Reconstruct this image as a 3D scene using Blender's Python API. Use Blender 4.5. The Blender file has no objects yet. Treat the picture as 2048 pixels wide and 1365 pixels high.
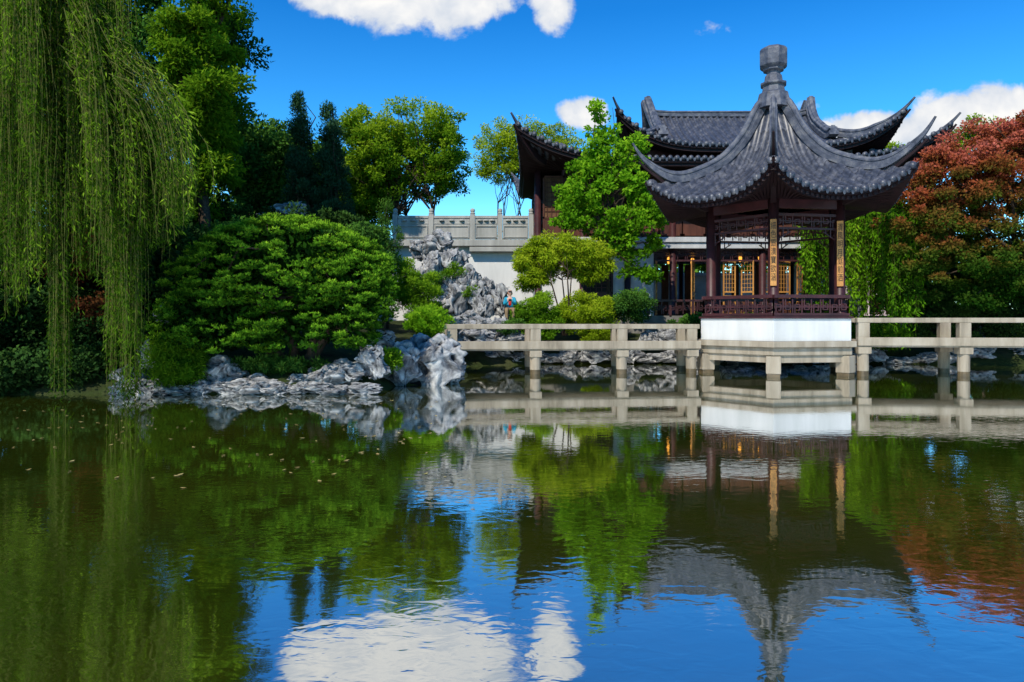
import bpy, math, numpy as np, random
import bmesh
from mathutils import Vector, Matrix, noise
random.seed(5)
H=1.7; F=1400.0
scene=bpy.context.scene
def S(px,py,d):            # surveyed bearing/elevation at a real distance -> metres
    return ((px-1024)*d/F, d, H+(640-py)*d/F)
# ------------------------------------------------------------ materials
def nodes(mat):
    mat.use_nodes=True; nt=mat.node_tree; nt.nodes.clear()
    out=nt.nodes.new('ShaderNodeOutputMaterial'); return nt,out
def ramp(nt,fac,stops,interp='LINEAR'):
    r=nt.nodes.new('ShaderNodeValToRGB'); r.color_ramp.interpolation=interp
    e=r.color_ramp.elements
    while len(e)<len(stops): e.new(.5)
    for el,(p,c) in zip(e,stops): el.position=p; el.color=(*c,1)
    nt.links.new(fac,r.inputs[0]); return r.outputs[0]
def noise_n(nt,scale,detail=5,rough=.55,vec=None,dist=0):
    n=nt.nodes.new('ShaderNodeTexNoise'); n.inputs['Scale'].default_value=scale
    n.inputs['Detail'].default_value=detail; n.inputs['Roughness'].default_value=rough
    n.inputs['Distortion'].default_value=dist
    if vec is None:
        tc=nt.nodes.new('ShaderNodeTexCoord'); vec=tc.outputs['Object']
    nt.links.new(vec,n.inputs['Vector']); return n.outputs['Fac']
def stone(name,c0,c1,scale=3,rough=.8,bump=.3,bscale=25,spec=.3,streak=False,c2=None,dist=.02):
    m=bpy.data.materials.new(name); nt,out=nodes(m)
    b=nt.nodes.new('ShaderNodeBsdfPrincipled'); b.inputs['Roughness'].default_value=rough
    b.inputs['Specular IOR Level'].default_value=spec
    vec=None
    if streak:
        tc=nt.nodes.new('ShaderNodeTexCoord'); mp=nt.nodes.new('ShaderNodeMapping'); mp.inputs['Scale'].default_value=(1,1,.15)
        nt.links.new(tc.outputs['Object'],mp.inputs[0]); vec=mp.outputs[0]
    st=[(.3,c0),(.7,c1)]
    if c2: st=[(.28,c0),(.5,c1),(.75,c2)]
    col=ramp(nt,noise_n(nt,scale,6,.65,vec),st)
    nt.links.new(col,b.inputs['Base Color'])
    if bump>0:
        bp=nt.nodes.new('ShaderNodeBump'); bp.inputs['Strength'].default_value=bump; bp.inputs['Distance'].default_value=dist
        nt.links.new(noise_n(nt,bscale,3),bp.inputs['Height']); nt.links.new(bp.outputs[0],b.inputs['Normal'])
    nt.links.new(b.outputs[0],out.inputs[0]); return m
def leafmat(name,cols,tr=.35):
    m=bpy.data.materials.new(name); nt,out=nodes(m)
    a=nt.nodes.new('ShaderNodeAttribute'); a.attribute_name='tint'
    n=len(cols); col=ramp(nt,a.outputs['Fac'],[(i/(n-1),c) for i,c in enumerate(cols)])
    b=nt.nodes.new('ShaderNodeBsdfDiffuse'); nt.links.new(col,b.inputs[0])
    if tr==0: nt.links.new(b.outputs[0],out.inputs[0]); return m
    t=nt.nodes.new('ShaderNodeBsdfTranslucent'); mx=nt.nodes.new('ShaderNodeMixShader'); mx.inputs[0].default_value=tr
    nt.links.new(col,t.inputs[0])
    nt.links.new(b.outputs[0],mx.inputs[1]); nt.links.new(t.outputs[0],mx.inputs[2]); nt.links.new(mx.outputs[0],out.inputs[0])
    return m
def tilemat():
    m=bpy.data.materials.new('grey_roof_tile'); nt,out=nodes(m)
    b=nt.nodes.new('ShaderNodeBsdfPrincipled'); b.inputs['Roughness'].default_value=.42; b.inputs['Specular IOR Level'].default_value=.5
    col=ramp(nt,noise_n(nt,3.4,8,.8),[(.3,(.018,.022,.034)),(.48,(.05,.056,.076)),(.62,(.14,.14,.155)),(.76,(.30,.28,.26))])
    a=nt.nodes.new('ShaderNodeAttribute'); a.attribute_name='course'
    fr=nt.nodes.new('ShaderNodeMath'); fr.operation='FRACT'; nt.links.new(a.outputs['Fac'],fr.inputs[0])
    dk=ramp(nt,fr.outputs[0],[(0,(.28,.28,.28)),(.14,(.88,.88,.88)),(1,(1,1,1))])
    mx=nt.nodes.new('ShaderNodeMix'); mx.data_type='RGBA'; mx.blend_type='MULTIPLY'; mx.inputs[0].default_value=1
    nt.links.new(col,mx.inputs[6]); nt.links.new(dk,mx.inputs[7]); nt.links.new(mx.outputs[2],b.inputs['Base Color'])
    bp=nt.nodes.new('ShaderNodeBump'); bp.inputs['Strength'].default_value=.5; bp.inputs['Distance'].default_value=.03
    nt.links.new(fr.outputs[0],bp.inputs['Height'])
    nt.links.new(bp.outputs[0],b.inputs['Normal']); nt.links.new(b.outputs[0],out.inputs[0]); return m
def rockmat(name,st):
    m=bpy.data.materials.new(name); nt,out=nodes(m)
    b=nt.nodes.new('ShaderNodeBsdfPrincipled'); b.inputs['Roughness'].default_value=.9; b.inputs['Specular IOR Level'].default_value=.15
    tc=nt.nodes.new('ShaderNodeTexCoord')
    col=ramp(nt,noise_n(nt,3.4,6,.7,tc.outputs['Object'],.7),st)
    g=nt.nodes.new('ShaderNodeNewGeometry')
    pt=ramp(nt,g.outputs['Pointiness'],[(.44,(.05,.05,.055)),(.488,(.8,.8,.8)),(.54,(1.0,1,1))])  # creases darkened by pointiness, crevice shade put into the colour
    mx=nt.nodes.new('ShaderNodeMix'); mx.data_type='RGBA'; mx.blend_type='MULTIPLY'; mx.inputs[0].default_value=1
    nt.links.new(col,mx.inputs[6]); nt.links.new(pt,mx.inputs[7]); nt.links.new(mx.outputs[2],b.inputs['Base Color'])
    bp=nt.nodes.new('ShaderNodeBump'); bp.inputs['Strength'].default_value=.8; bp.inputs['Distance'].default_value=.08
    nt.links.new(noise_n(nt,5,5,.7,tc.outputs['Object'],1.0),bp.inputs['Height']); nt.links.new(bp.outputs[0],b.inputs['Normal'])
    nt.links.new(b.outputs[0],out.inputs[0]); return m
def emis(name,c,s):
    m=bpy.data.materials.new(name); nt,out=nodes(m); e=nt.nodes.new('ShaderNodeEmission')
    e.inputs[0].default_value=(*c,1); e.inputs[1].default_value=s; nt.links.new(e.outputs[0],out.inputs[0]); return m
M={}
M['tile']=tilemat()
M['ridge']=stone('grey_ridge_clay',(.026,.031,.045),(.08,.088,.115),4,.55,.4,30,c2=(.2,.195,.195))
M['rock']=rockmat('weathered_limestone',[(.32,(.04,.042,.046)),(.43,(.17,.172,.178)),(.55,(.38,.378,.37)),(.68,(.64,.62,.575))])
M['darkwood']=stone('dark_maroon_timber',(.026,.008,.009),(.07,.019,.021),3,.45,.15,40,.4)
M['soffit']=stone('shaded_eaves_timber',(.010,.005,.006),(.024,.010,.011),3,.6,.15,40,.2)  # shade under the eaves put into a darker copy of the maroon timber
M['wood']=stone('oiled_brown_timber',(.045,.016,.011),(.12,.042,.024),4,.6,.2,30,.2,True)
M['gold']=stone('tan_carved_panel',(.3,.12,.025),(.6,.29,.07),3,.5,.1,30,.4,True)
M['white']=stone('white_plaster',(.5,.5,.475),(.7,.69,.66),1.2,.85,.08,40,.2,True)
M['granite']=stone('beige_granite',(.15,.122,.085),(.31,.26,.19),2.5,.8,.25,45,.3,True,(.42,.37,.29))
M['wet']=stone('wet_algae_granite',(.05,.035,.015),(.14,.1,.05),4,.5,.25,30,.5)
M['greystone']=stone('grey_carved_stone',(.24,.235,.21),(.42,.405,.365),2.5,.85,.3,35,.2,True)
M['bark']=stone('tree_bark',(.025,.018,.012),(.09,.065,.045),6,.9,.8,20,.1,True,dist=.05)
M['twig']=stone('green_twig',(.05,.06,.01),(.12,.13,.02),6,.9,0)
M['glass']=stone('window_paper',(.07,.03,.018),(.2,.11,.06),3,.9,0,10,0)
M['ink']=stone('black_ink',(.01,.008,.006),(.02,.015,.01),3,.6,0,10)
M['floor']=stone('paving',(.12,.11,.1),(.2,.19,.17),3,.8,.2,20)
M['lantern']=emis('lantern_glow',(1,.42,.06),1.8)
# ------------------------------------------------------------ builders
col=scene.collection
class MB:
    def __init__(s): s.v=[]; s.f=[]; s.m=[]; s.n=0
    def add(s,v,f,m=0):
        s.v.extend([tuple(map(float,p)) for p in v]); s.f.extend([tuple(i+s.n for i in q) for q in f]); s.m.extend([m]*len(f)); s.n+=len(v)
    def box(s,c,d,rot=0,m=0):
        ca,sa=math.cos(rot),math.sin(rot); v=[]
        for z in (-.5,.5):
            for x,y in ((-.5,-.5),(.5,-.5),(.5,.5),(-.5,.5)):
                X,Y=x*d[0],y*d[1]; v.append((c[0]+X*ca-Y*sa,c[1]+X*sa+Y*ca,c[2]+z*d[2]))
        s.add(v,[(3,2,1,0),(4,5,6,7),(0,1,5,4),(1,2,6,5),(2,3,7,6),(3,0,4,7)],m)
    def beam(s,a,b,w,h,m=0,up=(0,0,1)):
        a=Vector(a); b=Vector(b); d=(b-a).normalized(); up=Vector(up)
        if abs(d.dot(up))>.98: up=Vector((0,1,0))
        r=d.cross(up).normalized(); u=r.cross(d).normalized(); v=[]
        for p in (a,b):
            for i,j in ((-1,-1),(1,-1),(1,1),(-1,1)): v.append(p+r*(i*w/2)+u*(j*h/2))
        s.add(v,[(0,1,2,3),(7,6,5,4),(0,4,5,1),(1,5,6,2),(2,6,7,3),(3,7,4,0)],m)
    def tube(s,path,rad,seg=7,m=0):
        path=[Vector(p) for p in path]; v=[]; f=[]; n=len(path)
        for i,p in enumerate(path):
            d=(path[min(i+1,n-1)]-path[max(i-1,0)]).normalized()
            a=d.cross(Vector((0.13,.99,.05))); 
            if a.length<.05: a=d.cross(Vector((1,0,0)))
            a.normalize(); b=d.cross(a)
            for k in range(seg):
                t=2*math.pi*k/seg; v.append(p+(a*math.cos(t)+b*math.sin(t))*rad[i])
        for i in range(n-1):
            for k in range(seg):
                k2=(k+1)%seg; f.append((i*seg+k,i*seg+k2,(i+1)*seg+k2,(i+1)*seg+k))
        f.append(tuple(range(seg-1,-1,-1))); f.append(tuple((n-1)*seg+k for k in range(seg)))
        s.add(v,f,m)
    def lathe(s,prof,c,seg=24,rot=0,m=0):
        v=[];f=[];n=len(prof)
        for r,z in prof:
            for k in range(seg):
                t=rot+2*math.pi*k/seg; v.append((c[0]+r*math.cos(t),c[1]+r*math.sin(t),c[2]+z))
        for i in range(n-1):
            for k in range(seg):
                k2=(k+1)%seg; f.append((i*seg+k,i*seg+k2,(i+1)*seg+k2,(i+1)*seg+k))
        f.append(tuple(range(seg-1,-1,-1))); f.append(tuple((n-1)*seg+k for k in range(seg)))
        s.add(v,f,m)
    def sweep(s,path,prof,scales,m=0):
        path=[Vector(p) for p in path]; n=len(path); k=len(prof); v=[]; f=[]
        for i,p in enumerate(path):
            d=(path[min(i+1,n-1)]-path[max(i-1,0)]).normalized(); r=Vector((d.y,-d.x,0))
            if r.length<.01: r=Vector((1,0,0))
            r.normalize(); u=r.cross(d).normalized()
            if u.z<0: u=-u
            sx,sz=scales[i]
            for a,b in prof: v.append(p+r*a*sx+u*b*sz)
        for i in range(n-1):
            for j in range(k):
                j2=(j+1)%k; f.append((i*k+j,i*k+j2,(i+1)*k+j2,(i+1)*k+j))
        f.append(tuple(range(k-1,-1,-1))); f.append(tuple((n-1)*k+j for j in range(k)))
        s.add(v,f,m)
    def obj(s,name,mats,parent=None,smooth=False,bevel=0):
        me=bpy.data.meshes.new(name); me.from_pydata(s.v,[],s.f); 
        for m in (mats if isinstance(mats,list) else [mats]): me.materials.append(m)
        me.polygons.foreach_set('material_index',s.m)
        if smooth: me.polygons.foreach_set('use_smooth',[True]*len(s.f))
        me.update(); o=bpy.data.objects.new(name,me); col.objects.link(o)
        if bevel:
            b=o.modifiers.new('bevel','BEVEL'); b.width=bevel; b.segments=2; b.limit_method='ANGLE'
        if parent: attach(o,parent)
        return o
def attach(o,parent):
    o.parent=parent
    loc=Vector(parent.location) if parent.type=='EMPTY' else Vector((0,0,0))   # mesh parts carry world coordinates
    o.matrix_parent_inverse=Matrix.Translation(-loc)
def tag(o,label,cat,group=None):
    o['label']=label; o['category']=cat
    if group: o['group']=group
def root(name,loc,label,cat,group=None):
    e=bpy.data.objects.new(name,None); e.location=loc; e.empty_display_size=.3; col.objects.link(e); tag(e,label,cat,group); return e
# ------------------------------------------------------------ foliage
def leaves(name,P,D,L,Wd,tint,mat,parent=None,rng=None,face=.75):
    N=len(P); rng=rng or np.random.default_rng(1)
    D=D/np.maximum(np.linalg.norm(D,axis=1,keepdims=True),1e-6)
    R=rng.normal(size=(N,3))*face+np.array((-.2,-.55,.75)); Sd=np.cross(D,R); Sd/=np.maximum(np.linalg.norm(Sd,axis=1,keepdims=True),1e-6)
    Nn=np.cross(D,Sd); L=np.broadcast_to(L,(N,))[:,None]; Wd=np.broadcast_to(Wd,(N,))[:,None]
    mid=P+D*L*.45-Nn*Wd*.2
    V=np.stack([P,mid+Sd*Wd*.5,P+D*L,mid-Sd*Wd*.5],1).reshape(-1,3).astype(np.float32)
    me=bpy.data.meshes.new(name); me.vertices.add(N*4); me.vertices.foreach_set('co',V.ravel())
    me.loops.add(N*4); me.loops.foreach_set('vertex_index',np.arange(N*4,dtype=np.int32))
    me.polygons.add(N); me.polygons.foreach_set('loop_start',np.arange(0,N*4,4,dtype=np.int32))
    me.update(calc_edges=True)
    a=me.attributes.new('tint','FLOAT','FACE'); a.data.foreach_set('value',np.clip(tint,0,1).astype(np.float32))
    me.materials.append(mat); o=bpy.data.objects.new(name,me); col.objects.link(o)
    if parent: attach(o,parent)
    return o
def rdir(rng,n):
    d=rng.normal(size=(n,3)); return d/np.linalg.norm(d,axis=1,keepdims=True)
def clump_cloud(blobs,K,rng,fill=.45):
    vol=np.array([b[1][0]*b[1][1]*b[1][2] for b in blobs])**.7; vol/=vol.sum()
    C=[]
    for b,w in zip(blobs,vol):
        n=max(2,int(K*w)); d=rdir(rng,n); r=rng.uniform(0,1,n)**fill
        C.append(np.array(b[0])+d*r[:,None]*np.array(b[1]))
    return np.vstack(C)
def fill_leaves(C,R,per,rng,flat=.6,L=.12,W=.06,updir=0,rise=.35,hz=0):
    K=len(C); R=np.broadcast_to(R,(K,))*rng.uniform(.6,1.3,K)
    idx=np.repeat(np.arange(K),per); n=len(idx); d=rdir(rng,n); r=rng.uniform(0,1,n)**.5
    off=d*r[:,None]*R[idx][:,None]; off[:,2]*=flat
    P=C[idx]+off; ct=rng.uniform(0,1,K)
    tint=.2+.35*ct[idx]+rise*(off[:,2]/(R[idx]*flat))*.5+.22*rng.uniform(0,1,n)  # tint rises with height: light from above put into the leaf colour
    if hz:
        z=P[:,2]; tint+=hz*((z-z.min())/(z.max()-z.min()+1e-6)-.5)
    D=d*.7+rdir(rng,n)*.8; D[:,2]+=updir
    return P,D,L*rng.uniform(.6,1.3,n),W*rng.uniform(.7,1.2,n),tint
def limb(a,b,n=6,lift=.25,wob=.08,rng=None):
    a=np.array(a,float); b=np.array(b,float); out=[]; ln=np.linalg.norm(b-a)
    for i in range(n+1):
        t=i/n; p=a*(1-t)+b*t; p[2]+=lift*ln*math.sin(t*math.pi)*.5*(1-t*.3)
        if 0<i<n and rng is not None: p+=rng.normal(size=3)*wob*ln*.25
        out.append(p)
    return out
def tree(name,label,cat,px,d,gz,blobs,K,per,mat,L,W,cr,seed,tr=.18,forkpy=None,nl=16,flat=.7,fill=.45,tintfn=None,up=0,group=None,stems=1,rise=.35,hz=.3):
    rng=np.random.default_rng(seed); base=np.array(((px-1024)*d/F,d,gz))
    B=[]
    for (bx,by,rx,rz,dd,rd) in blobs:
        dc=d+dd; B.append((S(bx,by,dc),(rx*dc/F,rd,rz*dc/F)))
    C=clump_cloud(B,K,rng,fill); C=C[C[:,2]>gz+.15]
    r=root(name,tuple(base),label,cat,group)
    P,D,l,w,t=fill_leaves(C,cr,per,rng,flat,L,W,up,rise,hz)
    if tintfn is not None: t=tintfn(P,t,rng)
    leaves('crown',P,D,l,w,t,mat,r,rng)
    mb=MB(); cen=C.mean(axis=0)
    fz=H+(640-forkpy)*d/F if forkpy else gz+(cen[2]-gz)*.5
    for sidx in range(stems):
        off=rng.normal(size=3)*.25*(stems>1); off[2]=0
        fork=np.array((base[0]*.75+cen[0]*.25,d,fz))+off*3; b0=base+off*.4-np.array((0,0,.3))
        mid=(b0+fork)/2+rng.normal(size=3)*.05*(fz-gz)
        q=tr/(stems**.5)
        mb.tube([b0,b0*.7+mid*.3,mid,mid*.4+fork*.6,fork],[q*1.35,q*1.05,q*.9,q*.75,q*.65],9)
        top=cen.copy(); top[2]=C[:,2].max()-.3*cr
        tp=limb(fork,top,7,0,.1,rng); mb.tube(tp,list(np.linspace(q*.62,q*.1,8)),7)
        sel=rng.choice(len(C),min(len(C),nl//stems),replace=False)
        for j in sel:
            k=rng.integers(0,5); a=tp[k] if tp[k][2]<C[j][2] else fork
            mb.tube(limb(a,C[j],5,.18,.12,rng),list(np.linspace(q*.36,q*.06,6)),5)
    mb.obj('trunk',M['bark'],r,True)
    return r
def shrub(name,label,px,py,d,rx,rz,rd,K,per,mat,L,W,cr,seed,group=None,up=0.2,flat=.7,cat='shrub'):
    rng=np.random.default_rng(seed); c=S(px,py,d)
    C=clump_cloud([(c,(rx*d/F,rd,rz*d/F))],K,rng,.35)
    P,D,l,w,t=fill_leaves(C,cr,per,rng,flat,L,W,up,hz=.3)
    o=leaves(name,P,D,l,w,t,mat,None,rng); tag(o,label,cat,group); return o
G={}
G['willow']=leafmat('willow_leaf',[(.010,.028,.003),(.05,.115,.007),(.15,.27,.014),(.34,.5,.035)],.4)
G['dark']=leafmat('shaded_leaf',[(.005,.014,.005),(.02,.05,.012),(.055,.12,.02)],0)  # near-black colour carries the shade under the trees
G['deep']=leafmat('deep_green_leaf',[(.010,.03,.010),(.045,.12,.018),(.13,.27,.03)],.2)
G['mid']=leafmat('mid_green_leaf',[(.015,.05,.004),(.10,.23,.01),(.28,.45,.02)],.4)
G['bright']=leafmat('bright_green_leaf',[(.03,.10,.005),(.15,.36,.012),(.38,.62,.03)],.45)
G['lime']=leafmat('sunlit_lime_leaf',[(.02,.06,.004),(.13,.26,.01),(.42,.55,.025)],.45)
G['yellow']=leafmat('yellow_green_leaf',[(.07,.12,.005),(.26,.37,.012),(.55,.62,.04)],.4)
G['pine']=leafmat('pine_needle',[(.004,.016,.003),(.03,.10,.006),(.13,.29,.014),(.32,.53,.03)],0)
G['cyp']=leafmat('cypress_leaf',[(.008,.024,.014),(.025,.07,.03),(.06,.135,.055)],0)
G['maple']=leafmat('maple_leaf',[(.015,.055,.005),(.06,.12,.012),(.15,.09,.018),(.33,.08,.03),(.55,.15,.10)],.35)
G['redbush']=leafmat('dark_red_leaf',[(.015,.008,.005),(.08,.025,.012),(.2,.08,.025)],.3)
# ------------------------------------------------------------ terrain + pond
back=[(-60,14.5),S(-600,0,15)[:2],S(0,0,15.8)[:2],S(230,0,16.1)[:2],S(400,0,16)[:2],S(600,0,16.1)[:2],S(745,0,16.4)[:2],S(800,0,18.2)[:2],S(915,0,18.7)[:2],S(935,0,21)[:2],S(930,0,25.5)[:2],S(1100,0,27)[:2],S(1400,0,27.6)[:2],S(1800,0,27)[:2],S(2048,0,26)[:2],(34,25),(60,24)]
poly=np.array([(60,1.2),(-60,1.2)]+[tuple(p) for p in back])
def sdist(X,Y):
    P=np.stack([X,Y],-1); dmin=np.full(X.shape,1e9); ins=np.zeros(X.shape,bool)
    for i in range(len(poly)):
        a=poly[i]; b=poly[(i+1)%len(poly)]; ab=b-a
        t=np.clip(((P-a)@ab)/(ab@ab),0,1); dd=np.linalg.norm(P-(a+t[...,None]*ab),axis=-1); dmin=np.minimum(dmin,dd)
        c=((a[1]>Y)!=(b[1]>Y)); xx=(b[0]-a[0])*(Y-a[1])/((b[1]-a[1]) if b[1]!=a[1] else 1e-9)+a[0]; ins^=(c&(X<xx))
    return np.where(ins,dmin,-dmin)
def hgt(X,Y):
    X=np.asarray(X,float); Y=np.asarray(Y,float)
    sd=sdist(X,Y); d=np.maximum(-sd,0)
    land=.02+.75*(1-np.exp(-d/1.0))+.85*np.clip((d-1.5)/5,0,1)
    land=np.where(Y<8,.06+.1*np.clip(d,0,1),land)
    h=np.where(sd>0,-1.3*np.clip(sd/2.0,0,1),land)
    return h+.05*np.sin(X*1.7+Y*.6)*np.sin(Y*1.3)*(sd<-.5)
xs=np.concatenate([-np.geomspace(900,32,24),np.arange(-30,30.01,.4),np.geomspace(32,900,24)])
ys=np.concatenate([-np.geomspace(900,5,22),np.arange(-4,46,.4),np.geomspace(47,1500,26)])
X,Y=np.meshgrid(xs,ys); Z=hgt(X,Y)
mb=MB(); nx=len(xs); mb.v=list(zip(X.ravel().tolist(),Y.ravel().tolist(),Z.ravel().tolist()))
mb.f=[(j*nx+i,j*nx+i+1,(j+1)*nx+i+1,(j+1)*nx+i) for j in range(len(ys)-1) for i in range(nx-1)]; mb.m=[0]*len(mb.f)
g=mb.obj('ground',stone('soil_and_moss',(.018,.014,.008),(.03,.045,.012),1.2,.95,.6,8,.1,False,(.06,.055,.03),dist=.08),smooth=True)
g['kind']='structure'
# water
m=bpy.data.materials.new('pond_water'); nt,out=nodes(m)
tc=nt.nodes.new('ShaderNodeTexCoord')
body=nt.nodes.new('ShaderNodeBsdfDiffuse')
nt.links.new(ramp(nt,noise_n(nt,.35,5,.6,tc.outputs['Object']),[(.3,(.02,.034,.002)),(.7,(.06,.07,.006))]),body.inputs[0])
gl=nt.nodes.new('ShaderNodeBsdfGlossy'); gl.inputs['Roughness'].default_value=.03; gl.inputs[0].default_value=(.97,.98,1,1)
mp=nt.nodes.new('ShaderNodeMapping'); mp.inputs['Scale'].default_value=(.8,1.3,1); nt.links.new(tc.outputs['Object'],mp.inputs[0])
n1=noise_n(nt,6.5,2.5,.5,mp.outputs[0],.5); n2=noise_n(nt,.4,2,.5,mp.outputs[0])
ad=nt.nodes.new('ShaderNodeMath'); ad.operation='MULTIPLY'; nt.links.new(n1,ad.inputs[0])
nt.links.new(ramp(nt,n2,[(.38,(.25,)*3),(.62,(1,1,1))]),ad.inputs[1])
sx_=nt.nodes.new('ShaderNodeSeparateXYZ'); nt.links.new(tc.outputs['Object'],sx_.inputs[0])
shel=nt.nodes.new('ShaderNodeMapRange'); nt.links.new(sx_.outputs[1],shel.inputs[0])   # water is more sheltered towards the far bank
for i,v_ in ((1,3.5),(2,15),(3,1.0),(4,.12)): shel.inputs[i].default_value=v_
ad2=nt.nodes.new('ShaderNodeMath'); ad2.operation='MULTIPLY'; nt.links.new(ad.outputs[0],ad2.inputs[0]); nt.links.new(shel.outputs[0],ad2.inputs[1])
bp=nt.nodes.new('ShaderNodeBump'); bp.inputs['Strength'].default_value=1; bp.inputs['Distance'].default_value=.003
nt.links.new(ad2.outputs[0],bp.inputs['Height'])
fr=nt.nodes.new('ShaderNodeFresnel'); fr.inputs[0].default_value=1.33
nt.links.new(bp.outputs[0],gl.inputs['Normal'])
ma=nt.nodes.new('ShaderNodeMath'); ma.operation='MULTIPLY_ADD'; ma.inputs[1].default_value=.4; ma.inputs[2].default_value=.6; ma.use_clamp=True
nt.links.new(fr.outputs[0],ma.inputs[0])
mx=nt.nodes.new('ShaderNodeMixShader'); nt.links.new(ma.outputs[0],mx.inputs[0]); nt.links.new(body.outputs[0],mx.inputs[1]); nt.links.new(gl.outputs[0],mx.inputs[2])
nt.links.new(mx.outputs[0],out.inputs[0])
mb=MB(); mb.add([(-62,0,0),(62,0,0),(62,30,0),(-62,30,0)],[(0,1,2,3)]); w=mb.obj('water',m); w['kind']='structure'
# ------------------------------------------------------------ tiled roofs
PER=.27; RR=.075
OFFS=[-.135,-.08,-.07,-.045,0,.045,.07,.08]
def roll(ds): 
    return math.sqrt(max(RR*RR-ds*ds,0))*1.35 if abs(ds)<RR else 0
def tile_sector(mb,course,smax,qrange,pos,nq=30,per=PER):
    kmax=int(smax/per)+1; S_=[]
    k=per/.27
    for j in range(-kmax,kmax+1):
        for o in OFFS:
            s=j*per+o*k
            if abs(s)<=smax: S_.append((s,roll(o)*k))
    rows=[]
    for s,b in S_:
        q0,q1=qrange(s); ids=[]
        for i in range(nq+1):
            q=q0+(q1-q0)*i/nq; x,y,z=pos(s,q); mb.v.append((float(x),float(y),float(z+b))); course.append(q/.28); ids.append(mb.n); mb.n+=1
        rows.append(ids)
    for a,b in zip(rows[:-1],rows[1:]):
        for i in range(nq): mb.f.append((a[i],a[i+1],b[i+1],b[i])); mb.m.append(0)
    for j in range(-kmax,kmax+1):
        s=j*per
        if abs(s)>smax-.06: continue
        q1=qrange(s)[1]; x,y,z=pos(s,q1); xb,yb,zb=pos(s,q1-.1)
        o=Vector((x-xb,y-yb,0)).normalized(); t=Vector((-o.y,o.x,0)); c=Vector((x,y,z+.02*k))+o*.03
        v=[];r=.095*k
        for e in (0,1):
            for a in range(10): 
                an=2*math.pi*a/10; v.append(c-o*.1*e+t*math.cos(an)*r+Vector((0,0,1))*math.sin(an)*r)
        mb.add(v,[tuple(range(10))]+[(a,a+10,(a+1)%10+10,(a+1)%10) for a in range(10)]); course.extend([.5]*20)
        sm=s+per/2
        if abs(sm)<smax-.06:
            q1=qrange(sm)[1]; x,y,z=pos(sm,q1); c=Vector((x,y,z))+o*.015
            mb.add([c-t*.06*k+Vector((0,0,.01)),c+t*.06*k+Vector((0,0,.01)),c+t*.04*k-Vector((0,0,.09*k)),c-Vector((0,0,.13*k)),c-t*.04*k-Vector((0,0,.09*k))],[(0,1,2,3,4)]); course.extend([.5]*5)
def tile_obj(mb,course,name,parent):
    o=mb.obj(name,M['tile'],parent,True); a=o.data.attributes.new('course','FLOAT','POINT'); a.data.foreach_set('value',course); 
    return o
RP=[(-.14,-.05),(-.14,.1),(-.09,.12),(-.09,.2),(-.12,.22),(-.12,.27),(-.07,.3),(-.05,.35),(.05,.35),(.07,.3),(.12,.27),(.12,.22),(.09,.2),(.09,.12),(.14,.1),(.14,-.05)]
def smoothcurve(xs,ys):
    xs=np.array(xs,float); ys=np.array(ys,float); m=np.gradient(ys,xs)
    def f(x):
        x=min(max(x,xs[0]),xs[-1]); i=min(int(np.searchsorted(xs,x,'right'))-1,len(xs)-2); h=xs[i+1]-xs[i]; t=(x-xs[i])/h
        return float((2*t**3-3*t*t+1)*ys[i]+(t**3-2*t*t+t)*h*m[i]+(-2*t**3+3*t*t)*ys[i+1]+(t**3-t*t)*h*m[i+1])
    return f
# ------------------------------------------------------------ PAVILION
C=np.array((8.59,23.0)); AU=math.atan2(-C[1],-C[0])
pav=root('pavilion',(C[0],C[1],0),'small hexagonal pavilion, curved grey tiled roof, white plinth over water','pavilion')
Rt=4.85
zh=smoothcurve([0,.4,.8,1.5,2.5,3.5,4.35,4.7],[9.1,8.5,7.75,6.98,6.4,6.1,6.12,6.25])
zm=smoothcurve([0,.35,.7,1.2,2.0,2.8,3.56,4.1],[9.1,8.3,7.38,6.62,6.0,5.58,5.3,5.14])
T30=math.tan(math.pi/6); SM=2.24
def qe(s): return 3.48+.36*(abs(s)/SM)**2.5
mb=MB(); course=[]; fas=MB()
for k in range(6):
    am=AU+math.pi/6+k*math.pi/3; n=np.array((math.cos(am),math.sin(am))); t=np.array((-n[1],n[0]))
    def pos(s,q,n=n,t=t):
        w=min(abs(s)/(max(q,.001)*T30),1.0)**2.6; r=math.hypot(q,s)
        z=zm(q)*(1-w)+zh(r)*w; p=C+n*q+t*s; return (p[0],p[1],z)
    tile_sector(mb,course,SM,lambda s:(max(abs(s)/T30,.12),qe(s)),pos,34,.26)
    ss=np.linspace(-SM,SM,29); v=[];f=[]
    for s in ss:
        x,y,z=pos(s,qe(s)-.04); x2,y2,z2=pos(s,qe(s)-.14); p=C+n*1.95+t*(s/SM*1.95*T30)
        v+=[(x,y,z-.03),(x,y,z-.13),(x2,y2,z-.15),(x2,y2,z-.26),(p[0],p[1],5.42)]
    for i in range(28):
        for j in range(4): f.append((i*5+j,i*5+j+1,(i+1)*5+j+1,(i+1)*5+j))
    fas.add(v,f)
    for i in range(1,28):
        s=ss[i]; x,y,z=pos(s,qe(s)-.1); p=C+n*1.95+t*(s/SM*1.95*T30)
        fas.beam((x,y,z-.22),(p[0],p[1],5.36),.07,.09)
roof=tile_obj(mb,course,'roof',pav)
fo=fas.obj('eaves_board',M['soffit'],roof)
rtop=smoothcurve([0,.08,.16,.3,.5,.71,.88,.96,1.0],[9.25,8.88,8.15,7.3,6.7,6.45,6.74,7.06,7.34])
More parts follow.
